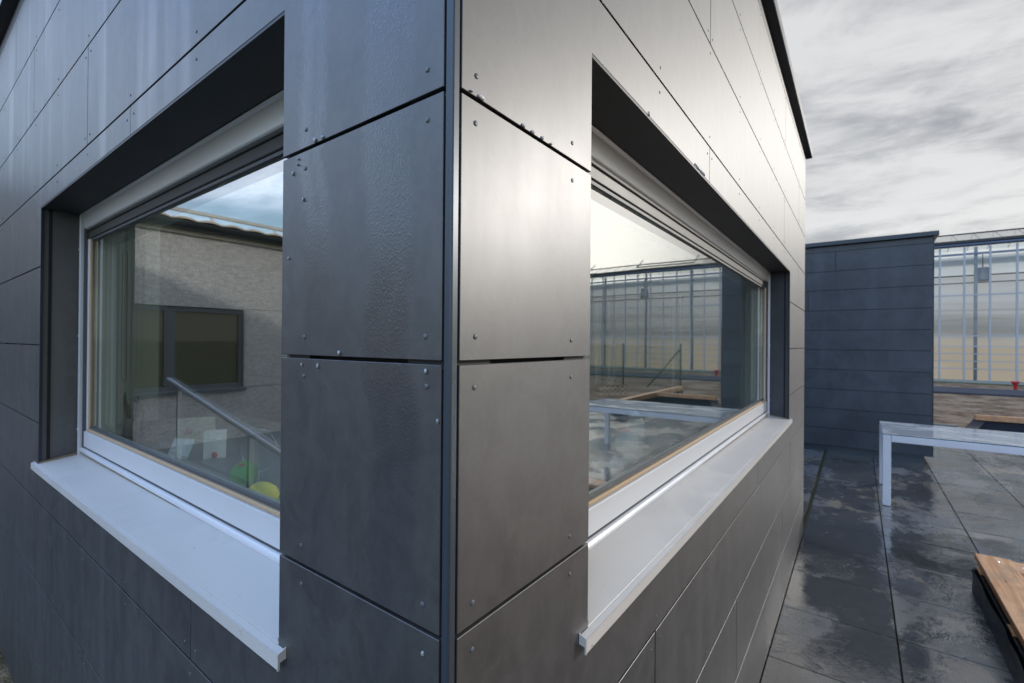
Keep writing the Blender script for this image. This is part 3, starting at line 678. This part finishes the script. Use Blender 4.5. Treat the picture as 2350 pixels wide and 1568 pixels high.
# papier mache fruit
def fruitlabel(): pass
c = Vector((.300, 1.165, CT+.040)); th = empty('papier_mache_ball', (c.x, c.y, CT)); tag(th, 'green papier mache ball with red flecks lying behind the left-hand window', 'craft ball')
q = MB(); q.blob(c, .040, .041, .040, 20, 0, .10, 3); q.build('ball', M['greenp'], th)
for i in range(9):
    an = rnd.uniform(0, 6.28); rr = rnd.uniform(.0, .6)
    d = Vector((-.45+.4*math.cos(an)*rr, -.35+.5*math.sin(an)*rr, .95)).normalized()
    q = MB(); q.blob(c+d*.0395, .006, .006, .003, 8); q.build('fleck', M['redp'], th)
c = Vector((.262, .962, CT+.030)); th = empty('papier_mache_lemon', (c.x, c.y, CT)); tag(th, 'yellow lemon shaped papier mache piece beside the green ball', 'craft lemon')
q = MB(); prof = [(.0001, -.052), (.006, -.049), (.018, -.040), (.028, -.022), (.031, 0), (.028, .022), (.018, .038), (.007, .046), (.0001, .051)]
q.lathe(prof, c, 20, 0, Vector((.25, -.95, -.12))); q.build('lemon', M['yellow'], th)
q = MB(); e = c+Vector((.012, -.048, -.012))
for k in range(5):
    a_ = k*1.25; q.blob(e+Vector((.008*math.cos(a_), .008*math.sin(a_), -.003)), .010, .004, .003, 8)
q.build('leaf', M['greenp'], th)
# cards
def card(name, label, cat, c, w_, h_, ang, lean, mat, thick=.0012):
    th = empty(name, (c.x, c.y, CT)); tag(th, label, cat)
    ax = Vector((math.cos(ang), math.sin(ang), 0)); nn = Vector((-math.sin(ang), math.cos(ang), 0)); up = (Vector((0, 0, 1))+nn*lean).normalized()
    vs = []
    n2_ = ax.cross(up)
    for s_ in (0, thick):
        for (u, v) in ((-.5, 0), (.5, 0), (.5, 1), (-.5, 1)): vs.append(Vector((c.x, c.y, CT))+ax*u*w_+up*v*h_+n2_*s_)
    q = MB(); q.add(vs, [(0, 1, 2, 3), (7, 6, 5, 4), (0, 4, 5, 1), (1, 5, 6, 2), (2, 6, 7, 3), (3, 7, 4, 0)]); q.build('sheet', mat, th)
    return th, ax, up, n2_
c = Vector((.394, 1.625, CT)); th, ax, up, nn = card('greeting_card', 'white card with a small red ladybird drawing standing behind the window', 'card', c, .075, .108, R(-25), .22, M['paper'])
q = MB(); q.blob(Vector((c.x, c.y, CT))+up*.012-nn*.0014, .011, .011, .012, 10); q.build('ladybird_drawing', M['ladybird'], th)
q = MB(); base = Vector((c.x, c.y, CT))-nn*.002+ax*.006; q.tube([base+up*.016+ax*.0, base+up*.026+ax*.004, base+up*.030+ax*.010, base+up*.026+ax*.016, base+up*.004+ax*.018], .0005, 6); q.build('antenna_line', M['ink'], th)
c = Vector((.307, 1.742, CT)); card('folded_sheet', 'pale sheet leaning against the glass left of the ladybird card', 'paper sheet', c, .10, .075, R(112), -.5, M['paper'])
th, ax, up, nn = card('drawing_sheet', 'cream drawing with a pink patch standing behind the leaning pale sheet', 'drawing', Vector((.466, 2.0, CT)), .14, .11, R(-22), .08, M['cream'])
q = MB(); q.blob(Vector((.466, 2.0, CT))+up*.05-nn*.002-ax*.03, .014, .014, .016, 10); q.build('pink_patch', M['pinkink'], th)
# wire ring on a stand
th = empty('wire_ring', (.325, 1.125, CT)); tag(th, 'thin wire ring on a stick standing behind the green ball', 'wire ring')
cc = Vector((.325, 1.125, -.315)); pts = []
for k in range(28):
    an = 2*math.pi*k/28; pts.append(cc+Vector((math.sin(R(36))*math.cos(an)*.055, -math.cos(R(36))*math.cos(an)*.055, math.sin(an)*.066)))
q = MB(); q.tube(pts, .0009, 6, closed=True); q.build('ring', M['chrome'], th)
q = MB(); q.tube([(.325, 1.125, CT), (.325, 1.125, -.382)], .0022, 8); q.build('stick', M['cream'], th)
# pot plant
th = empty('pot_plant', (.50, 1.02, CT)); tag(th, 'leafy green pot plant behind the left-hand window next to the dark pillar', 'pot plant')
q = MB(); q.lathe([(.0001, 0), (.035, 0), (.045, .08), (.042, .08), (.040, .07), (.0001, .07)], (.50, 1.02, CT), 18); q.build('pot', M['cream'], th)
q = MB()
for k in range(70):
    an = rnd.uniform(0, 6.28); el = rnd.uniform(.1, 1.3); ln = rnd.uniform(.05, .14); b0 = Vector((.50, 1.02, CT+.07)); d = Vector((math.cos(an)*math.cos(el), math.sin(an)*math.cos(el), math.sin(el)))
    tip = b0+d*ln; side = d.cross(Vector((0, 0, 1))).normalized()*.014; b1_ = b0+d*ln*.45
    q.add([b1_, b1_.lerp(tip, .5)+side+Vector((0, 0, .004)), tip-Vector((0, 0, .008)), b1_.lerp(tip, .5)-side+Vector((0, 0, .004))], [(0, 1, 2, 3)])
    q.tube([b0, b1_], .001, 5)
q.build('foliage', M['leaf'], th)
# tissue box
c = Vector((3.53, 1.42, CT)); th = empty('tissue_box', c); tag(th, 'woven chequered tissue box with a white tissue sticking out, behind the right-hand window', 'tissue box')
q = MB(); ax = Vector((.766, -.643, 0)); ay = Vector((.643, .766, 0)); nx, nz = 10, 4
def wb(u0, u1, v0, v1, z0, z1, mi): 
    vs = [c+ax*u+ay*v+Vector((0, 0, z)) for z in (z0, z1) for v in (v0, v1) for u in (u0, u1)]
    q.add(vs, [(0, 2, 3, 1), (4, 5, 7, 6), (0, 1, 5, 4), (2, 6, 7, 3), (0, 4, 6, 2), (1, 3, 7, 5)], mi)
for i in range(nx):
    for k in range(nz):
        u0 = -.125+.025*i
        wb(u0, u0+.025, -.062, .062, .02*k, .02*k+.02, (i+k) % 2)
q.build('woven_case', [M['weave1'], M['weave2']], th)
q = MB(); top = c+Vector((0, 0, .081)); nn_ = 26; ring0 = []; 
vs = [top]
for lv, (rad, hh) in enumerate(((.012, 0), (.03, .03), (.05, .062))):
    for k in range(nn_):
        an = 2*math.pi*k/nn_; fold = 1+(.28 if k % 2 else -.28)*(lv+.5)/2.5; vs.append(top+Vector((math.cos(an)*rad*fold, math.sin(an)*rad*fold, hh+(.014*math.sin(an*2.5) if lv == 2 else 0))))
fs = []
for lv in range(2):
    for k in range(nn_): a_ = 1+lv*nn_+k; b2 = 1+lv*nn_+(k+1) % nn_; fs.append((a_, b2, b2+nn_, a_+nn_))
q.add(vs, fs, 0, True); q.build('tissue', M['tissue'], th)
# clear plastic bottles and domes
def bottle(name, label, c, r, h, capm=None, group=None):
    th = empty(name, c); tag(th, label, 'plastic bottle')
    q = MB(); q.lathe([(.0001, .002), (r*.9, 0), (r, .006), (r, h*.42), (r*.96, h*.55), (r*.75, h*.72), (r*.40, h*.86), (r*.22, h*.92), (r*.22, h*.97)], c, 26); q.build('body', M['clear'], th)
    if capm: q = MB(); q.lathe([(r*.26, h*.93), (r*.28, h*.94), (r*.28, h*1.05), (r*.20, h*1.07), (.0001, h*1.07)], c, 16); q.tube([Vector(c)+Vector((0, 0, h*1.03)), Vector(c)+Vector((-.035, .02, h*1.06))], .005, 8); q.build('cap', capm, th)
bottle('plastic_bottle', 'clear squat bottle with a red spout cap behind the right-hand window', (1.527, .429, CT), .052, .085, M['red'])
bottle('plastic_bottle', 'tall clear bottle without a cap, behind the red capped one', (1.80, .50, CT), .042, .14)
for n_, (cx_, cy_) in enumerate(((1.225, .345), (1.345, .345))):
    q = MB(); q.lathe([(.031, 0), (.030, .012), (.024, .026), (.012, .034), (.0001, .037)], (cx_, cy_, CT), 20)
    o = q.build('plastic_dome', M['clear']); tag(o, ['small clear plastic dome nearer the pillar behind the right-hand window', 'small clear plastic dome just beyond the other, towards the red capped bottle'][n_], 'plastic dome', 'clear plastic domes on the counter')
# roller blind chain
q = MB(); pts = []
for k in range(15): pts.append(Vector((.33, 2.50+.038*math.cos(math.pi*k/14), -.145-.038*math.sin(math.pi*k/14))))
pts = [Vector((.33, 2.538, .45))]+pts+[Vector((.33, 2.462, .45))]
q.tube(pts, .0016, 6); o = q.build('blind_chain', M['darkm']); tag(o, 'dark ball chain loop of a roller blind inside the left-hand window', 'blind chain')
# tall white frame uprights of a shelf unit
th = empty('shelf_unit', (4.0, 1.8, G)); tag(th, 'pale open shelf unit at the back of the room behind the right-hand window', 'shelf unit')
for (x, y, w_) in ((3.88, 1.72, .045), (3.90, 1.60, .02), (3.90, 1.56, .008), (3.92, .98, .03), (3.92, .92, .012)):
    q = MB(); q.box(x-.02, x+.02, y-w_/2, y+w_/2, CT, .44); q.build('upright', M['white'], th)
q = MB(); q.box(3.86, 3.94, .9, 1.75, .441, .46); q.build('top_board', M['white'], th)

# ------------------------------------------------------------------ table
TX0, TX1, TY0, TY1 = 5.565, 6.515, -.565, -2.545; TZ = -.845
th = empty('patio_table', ((TX0+TX1)/2, (TY0+TY1)/2, G)); tag(th, 'rain-wet grey patio table with square aluminium legs on the slabs', 'table')
q = MB(); q.box(TX0, TX1, TY1, TY0, TZ-.006, TZ); q.build('table_top', [M['tabletop']], th, bevel=.0015)
q = MB(); q.box(TX0+.001, TX1-.001, TY1+.001, TY0-.001, TZ-.012, TZ-.0065); q.build('glass_edge', M['glassedge'], th)
q = MB(); f0 = TZ-.078; f1 = TZ-.0125
q.box(TX0, TX0+.065, TY1+.0665, TY0-.0665, f0, f1); q.box(TX1-.065, TX1, TY1+.0665, TY0-.0665, f0, f1)
q.box(TX0+.0665, TX1-.0665, TY0-.065, TY0, f0, f1); q.box(TX0+.0665, TX1-.0665, TY1, TY1+.065, f0, f1)
q.build('apron', M['tablealu'], th, bevel=.003, seg=2)
for x in (TX0, TX1-.065):
    for y in (TY0-.065, TY1):
        q = MB(); q.box(x, x+.065, y, y+.065, G+.004, f1); q.build('leg', M['tablealu'], th, bevel=.003, seg=2)

# ------------------------------------------------------------------ timber topped box, bottom right
th = empty('timber_planter', (2, -1.9, G)); tag(th, 'low black lined planter with orange timber planks on top, at the right edge', 'planter')
def wavy(x0, x1, y, z0, z1, name, mat, par, amp=.006):
    m = MB(); n = 40; vs = []; fs = []
    for i in range(n+1):
        x = x0+(x1-x0)*i/n
        for k in range(5):
            z = z0+(z1-z0)*k/4; vs.append((x, y+amp*noise.noise(Vector((x*6, k*.9, 1)))+(.012 if k == 4 else 0)*noise.noise(Vector((x*9, 0, 3))), z))
    for i in range(n):
        for k in range(4): a_ = i*5+k; fs.append((a_, a_+5, a_+6, a_+1))
    m.add(vs, fs, 0, True); return m
q = wavy(-1.5, 3.85, -.965, G, G+.150, 'l', None, None, .010); q.box(-1.5, 3.84, -2.9, -.985, G, G+.145); q.box(3.835, 3.86, -2.9, -.97, G, G+.150)
q.build('liner', M['liner'], th)
zt = G+.205
q = MB(); q.box(-1.5, 3.99, -1.165, -.995, zt-.038, zt); q.build('long_plank', M['orange'], th, bevel=.003)
q = MB(); q.box(3.80, 3.99, -2.9, -1.1665, zt-.044, zt-.008); q.build('cross_plank', M['orangey'], th, bevel=.003)
for x in (3.85, 3.08, 2.3, 1.5, .7):
    q = MB(); q.box(x-.10, x, -1.30, -.985, G+.148, zt-.0445); q.build('spacer_block', M['orangey'], th)
q = MB(); q.box(-1.5, 3.79, -1.24, -1.19, G+.146, zt-.05); q.box(-1.5, 3.79, -2.9, -1.25, G+.146, G+.150); q.build('inner_rim', M['redwood'], th)
for (x, y, z) in ((3.90, -1.09, zt), (3.90, -1.20, zt-.008), (3.12, -1.11, zt), (2.3, -1.11, zt), (1.5, -1.11, zt)):
    q = MB(); q.lathe([(.009, 0), (.0085, .0015), (.004, .0028), (.0001, .003)], (x, y, z), 12); q.build('screw', M['screw'], th)

# ------------------------------------------------------------------ far planter by the field
th = empty('field_planter', (12.4, -3, G)); tag(th, 'navy lined raised bed edged with orange boards beside the bare soil', 'planter')
q = MB(); q.box(11.95, 12.05, -3.6, -2.12, G-.07, G+.20); q.add([(10.4, -1.62, G-.02), (11.95, -2.12, G-.02), (11.95, -2.12, G+.20), (10.4, -1.68, G-.01), (11.95, -2.3, G-.02), (11.95, -2.3, G+.20), (10.4, -1.8, G-.02)], [(0, 1, 2, 3), (3, 2, 5, 6), (0, 3, 6), (0, 6, 4, 1)])
q.build('tank', M['bluetank'], th)
q = MB(); q.box(11.90, 12.0, -3.62, -2.14, G+.202, G+.30); q.build('front_board', M['orangey'], th, bevel=.004)
q = MB(); q.box(9.4, 14.3, -3.78, -3.63, G+.18, G+.30); q.build('side_board', M['orange'], th, bevel=.004)
q = MB(); q.box(9.4, 14.3, -3.76, -3.65, G-.07, G+.179); q.build('side_wall', M['bluetank'], th)
q = MB(); q.box(12.3, 12.42, -1.95, -1.0, G-.03, G+.02); o = q.build('kerb_stone', M['concrete']); tag(o, 'short pale kerb stone lying at the edge of the patio', 'kerb')

# ------------------------------------------------------------------ navy annex
A = empty('annex', (9.8, 1.5, G)); tag(A, 'low navy board clad building with flat roof trim behind the patio', 'building')
AX = 8.0; AY0 = -1.17
rows = [-1.50+.0, -1.20, -.91, -.62, -.33, -.04, .25, .54, .84, 1.12, 1.41, 1.495]
for i in range(len(rows)-1):
    z0, z1 = rows[i]+.003, rows[i+1]-.003
    if i == 0: z0 = G+.105
    cuts = {9: [-.09], 7: [.25], 3: [1.9], 5: [2.6], 1: [1.2]}.get(i, [1.5+.3*i])
    ys = [AY0+.001]+cuts+[4.0]
    for a_, b2 in zip(ys[:-1], ys[1:]):
        q = MB(); q.box(AX, AX+.008, a_+.003, b2-.003, z0, z1); q.build('cladding_board', M['navy'], A)
    q = MB(); q.box(AX+.02, AX+4.5, AY0-.0005, AY0+.0075, z0, z1); q.build('cladding_board', M['navy'], A)
q = MB(); q.box(AX+.012, AX+4.6, AY0+.012, 4.0, G+.10, 1.49); q.build('wall_core', M['black'], A)
q = MB(); q.box(AX-.004, AX+.0195, AY0-.006, AY0+.0005, G+.10, 1.495); q.build('corner_trim', M['navycap'], A)
q = MB(); q.box(AX+.06, AX+4.5, AY0+.08, 4.0, G-.01, G+.10); q.build('plinth', M['plinth'], A)
q = MB(); q.prism([(AX-.05, 1.50), (AX-.05, 1.555), (AX-.035, 1.562), (AX+4.6, 1.562), (AX+4.6, 1.498), (AX-.035, 1.498)], 'y', AY0-.05, 4.0); q.build('roof_trim', M['navycap'], A, bevel=.003)

# ------------------------------------------------------------------ greenhouse
GX = 29.5; H = empty('greenhouse', (32, -9, G)); tag(H, 'long glass greenhouse with grey steel ribs behind the bare soil', 'greenhouse')
Y0g, Y1g = 2.0, -21.0
mul = [-3.46+.847*k for k in range(6, -21, -1)]
for y in mul:
    if y < Y1g or y > Y0g: continue
    q = MB(); q.box(GX-.03, GX+.03, y-.035, y+.035, G-.02, 4.62); q.build('mullion', M['alu'], H)
for k in range(-2, 6):
    y = -4.70-2.93*k
    if y > Y0g: continue
    q = MB(); q.box(GX+.06, GX+.18, y-.055, y+.055, G-.02, 4.62); o = q.build('post', M['post'], H)
    for z in (-1.0, -.65, -.31, .03):
        c = MB(); c.box(GX+.02, GX+.058, y-.10, y-.07, z-.03, z+.03); c.box(GX+.02, GX+.058, y+.07, y+.10, z-.03, z+.03); c.build('clamp', M['darkm'], o)
for z, hh in ((-1.0, .022), (-.65, .022), (-.31, .022), (.03, .022), (.52, .030), (2.40, .030), (4.30, .045)):
    q = MB(); q.box(GX-.012, GX+.055, Y1g, Y0g, z-hh, z+hh); q.build('glazing_bar', M['alu'] if z < 4 else M['gutter'], H)
q = MB(); q.tube([(GX-.06, Y0g, 4.72), (GX-.06, Y1g, 4.72)], .085, 14); q.build('eaves_tube', M['gutter'], H)
q = MB(); q.box(GX-.16, GX+.10, Y1g, Y0g, 4.815, 4.93); q.build('gutter', M['darkm'], H)
q = MB(); q.box(GX+.005, GX+.009, Y1g, Y0g, G+.03, 4.70); q.build('wall_glass', M['roofglass'], H)
q = MB(); q.box(GX-.04, GX+.2, Y1g, Y0g, G-.08, G+.03); q.build('base_strip', M['concrete'], H)
q = MB(); n = 60; vs = []; fs = []
for i in range(n*6+1):
    y = Y0g+(Y1g-Y0g)*i/(n*6)
    for z in (G-.02, 4.28): vs.append((GX+.75, y, z))
for i in range(n*6): fs.append((2*i, 2*i+1, 2*i+3, 2*i+2))
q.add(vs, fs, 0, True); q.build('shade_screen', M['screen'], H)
q = MB(); q.box(GX+.9, GX+1.1, Y1g, Y0g, 4.0, 4.22); q.box(GX+.65, GX+.70, Y1g, Y0g, 3.34, 3.40); q.box(GX+.62, GX+.66, Y1g, Y0g, 3.0, 3.05); q.build('cross_beam', M['darkm'], H)
RX, RZ = GX+1.6, 5.52
q = MB(); q.tube([(RX, Y0g, RZ), (RX, Y1g, RZ)], .035, 8); q.build('ridge', M['darkm'], H)
q = MB()
y = Y0g-.2; k = 0
while y > Y1g:
    q.tube([(GX, y, 4.93), (RX, y, RZ)], .013, 6); q.tube([(GX+3.2, y-.0, 4.93), (RX, y, RZ)], .013, 6); y -= .735; k += 1
q.build('rafters', M['post'], H)
q = MB(); q.add([(GX, Y0g, 4.94), (GX, Y1g, 4.94), (RX, Y1g, RZ), (RX, Y0g, RZ), (GX+3.2, Y0g, 4.94), (GX+3.2, Y1g, 4.94)], [(0, 1, 2, 3), (3, 2, 5, 4)]); q.build('roof_glass', M['roofglass'], H)
for y0 in (-7.6, -15.0):
    q = MB()
    for yy in (y0, y0-3.7): q.tube([(GX+.35, yy, 5.14), (RX-.1, yy, RZ+.28)], .03, 6)
    q.tube([(GX+.35, y0, 5.14), (GX+.35, y0-3.7, 5.14)], .035, 6); q.build('roof_vent', M['darkm'], H)
# fan hanging inside
for n_, y in enumerate((-4.98, -10.8)):
    th = empty('ventilation_fan', (GX+.42, y, 2.95)); tag(th, ['grey drum fan hanging in the greenhouse, right of the navy building', 'grey drum fan hanging in the greenhouse, mirrored in the right-hand window'][n_], 'fan', 'drum fans in the greenhouse')
    q = MB(); q.lathe([(.0001, 3.55), (.20, 3.53), (.22, 3.5), (.26, 3.0), (.29, 2.93), (.27, 2.92), (.24, 2.98), (.0001, 3.0)], (GX+.45, y, .15), 20); q.build('drum', M['drumgrey'], th)
    q = MB(); q.tube([(GX+.45, y, 3.68), (GX+.45, y, 4.30)], .02, 6); q.build('hanger', M['darkm'], th)

# red hydrant-like marker
c = Vector((25.2, -5.15, G)); th = empty('red_marker', c); tag(th, 'small red plastic marker with a wide top standing on the soil before the greenhouse', 'marker')
q = MB(); q.lathe([(.05, -.1), (.05, .14), (.075, .17), (.07, .20)], c, 14); q.build('stem', M['red'], th)
q = MB(); q.lathe([(.07, .18), (.12, .23), (.13, .26), (.10, .28), (.0001, .285)], c, 14); q.build('cap', M['red'], th)

# ------------------------------------------------------------------ green mesh fence
fp = [Vector((16.5, -4.38, G)), Vector((17.37, -6.88, G)), Vector((18.24, -9.38, G)), Vector((19.11, -11.88, G)), Vector((19.98, -14.38, G))]
th = empty('mesh_fence', fp[0]); tag(th, 'green wire mesh fence with a diagonal brace, mirrored in the right-hand window', 'fence')
for p_ in fp:
    q = MB(); q.tube([p_-Vector((0, 0, .1)), p_+Vector((0, 0, 1.60))], .032, 10); q.build('post', M['green'], th)
q = MB(); q.tube([fp[0]+Vector((0, 0, 1.42)), fp[0].lerp(fp[1], .55)+Vector((0, 0, -.05))], .022, 8); q.build('brace', M['green'], th)
for a_, b2 in zip(fp[:-1], fp[1:]):
    q = MB(); d = b2-a_
    for k in range(1, 50):
        p_ = a_+d*k/50; q.tube([p_+Vector((0, 0, .03)), p_+Vector((0, 0, 1.53))], .0032, 4)
    for z in (.05, .25, .45, .65, .85, 1.05, 1.25, 1.45): q.tube([a_+Vector((0, 0, z)), b2+Vector((0, 0, z))], .004, 4)
    q.build('mesh_panel', M['green'], th)

# ------------------------------------------------------------------ rendered house mirrored in the left window
D = empty('rendered_house', (-5, 10, G)); tag(D, 'house with grey roughcast wall, dark gutter and tiled roof, mirrored in the left-hand window', 'house')
HY = 8.02; wx0, wx1, wz0, wz1 = -3.0, -.95, -.76, .55
q = MB(); q.box(-13, wx0, HY, HY+.3, G-.1, 1.78); q.box(wx1, -.05, HY, HY+.3, G-.1, 1.78); q.box(wx0, wx1, HY, HY+.3, G-.1, wz0); q.box(wx0, wx1, HY, HY+.3, wz1, 1.78)
q.box(-13, -12.7, HY+.3, HY+6, G-.1, 1.78); q.build('wall', M['render'], D)
q = MB(); q.box(-13, wx0-.02, HY-.002, HY+.001, wz1+.005, wz1+.015); q.box(-13, wx0-.02, HY-.002, HY+.001, wz0-.005, wz0+.005); q.build('wall_joint', M['drumgrey'], D)
fr = MB(); f = .075
fr.box(wx0, wx1, HY+.03, HY+.10, wz1-f, wz1); fr.box(wx0, wx1, HY+.03, HY+.10, wz0, wz0+f); fr.box(wx0, wx0+f, HY+.03, HY+.10, wz0+f, wz1-f); fr.box(wx1-f, wx1, HY+.03, HY+.10, wz0+f, wz1-f); fr.box(-2.01, -1.87, HY+.025, HY+.105, wz0+f, wz1-f)
w = empty('window', (-2, HY, wz0)); w.parent = D; w.location = Vector(w['_org'])-Vector(D['_org'])
fr.build('frame', M['anthra'], w, bevel=.006)
q = MB(); q.box(wx0+f, -2.01, HY+.06, HY+.07, wz0+f, wz1-f); q.box(-1.87, wx1-f, HY+.06, HY+.07, wz0+f, wz1-f); q.build('pane', M['bglass'], w)
q = MB(); q.box(wx0-.03, wx1+.03, HY-.05, HY+.03, wz0-.05, wz0-.001); q.build('sill', M['anthra'], w)
gt = MB(); prof = [(HY-.16+.08*math.cos(a_), 1.80+.08*math.sin(a_)) for a_ in [math.pi+math.pi*k/8 for k in range(9)]]+[(HY-.085, 1.83), (HY-.235, 1.83)]
gt.prism(prof, 'x', -13, -.02); gt.build('gutter', M['zinc'], D)
q = MB(); q.box(-13, -.02, HY-.05, HY-.001, 1.66, 1.80); q.build('fascia', M['cream'], D)
q = MB(); x = -.2
while x > -12.9:
    for (ya, za, yb, zb_, mi) in ((HY-.20, 1.865, HY+.35, 1.915, 0), (HY+.30, 1.91, HY+.9, 1.96, 1)):
        n = 8; vs = []
        for (yy, zb2) in ((ya, za), (yb, zb_)):
            for k in range(n+1):
                u = k/n; vs.append((x-.33*u*.96, yy, zb2+.030*math.sin(math.pi*u)+.0))
            for k in range(n, -1, -1):
                u = k/n; vs.append((x-.33*u*.96, yy, zb2+.022*math.sin(math.pi*u)-.022))
        m_ = 2*(n+1); q.add(vs, [tuple(range(m_)), tuple(range(2*m_-1, m_-1, -1))]+[(i, m_+i, m_+(i+1) % m_, (i+1) % m_) for i in range(m_)], mi)
    x -= .34
q.build('roof_tiles', [M['tile'], M['tiledark']], D)
q = MB(); q.box(-13, -.05, HY+.1, HY+3, 1.78, 1.84); q.build('roof_deck', M['darkm'], D)
q = MB(); q.box(-12.8, -.1, HY-.06, HY+.02, 2.0, 2.045)
x = -.5
while x > -12.8: q.box(x, x+.03, HY-.05, HY+.01, 1.93, 2.0); x -= 1.0
q.build('snow_guard', M['steel'], D)

q = MB(); q.box(-12.9, -.30, 1.2, HY-.001, G-.09, G-.045); p = q.build('gravel_yard', M['gravel']); tag(p, kind='structure')
# stair railing
SX = -1.18; th = empty('stair_railing', (SX, 4.5, G)); tag(th, 'steel stair handrail on two posts above a concrete kerb, mirrored in the left-hand window', 'railing')
q = MB(); q.tube([(SX, 5.62, -.40), (SX, 2.7, -.95)], .022, 12); q.build('handrail', M['steel'], th)
for y, z in ((5.30, -.47), (3.72, -.77)):
    q = MB(); q.box(SX-.02, SX+.02, y-.02, y+.02, G-.05, z); q.build('post', M['steel'], th)
q = MB(); q.box(SX-.12, SX+.05, 2.4, 6.9, G-.1, -1.27); q.build('concrete_kerb', M['concrete'], th, bevel=.01)

for o in bpy.data.objects:
    if '_org' in o: del o['_org']
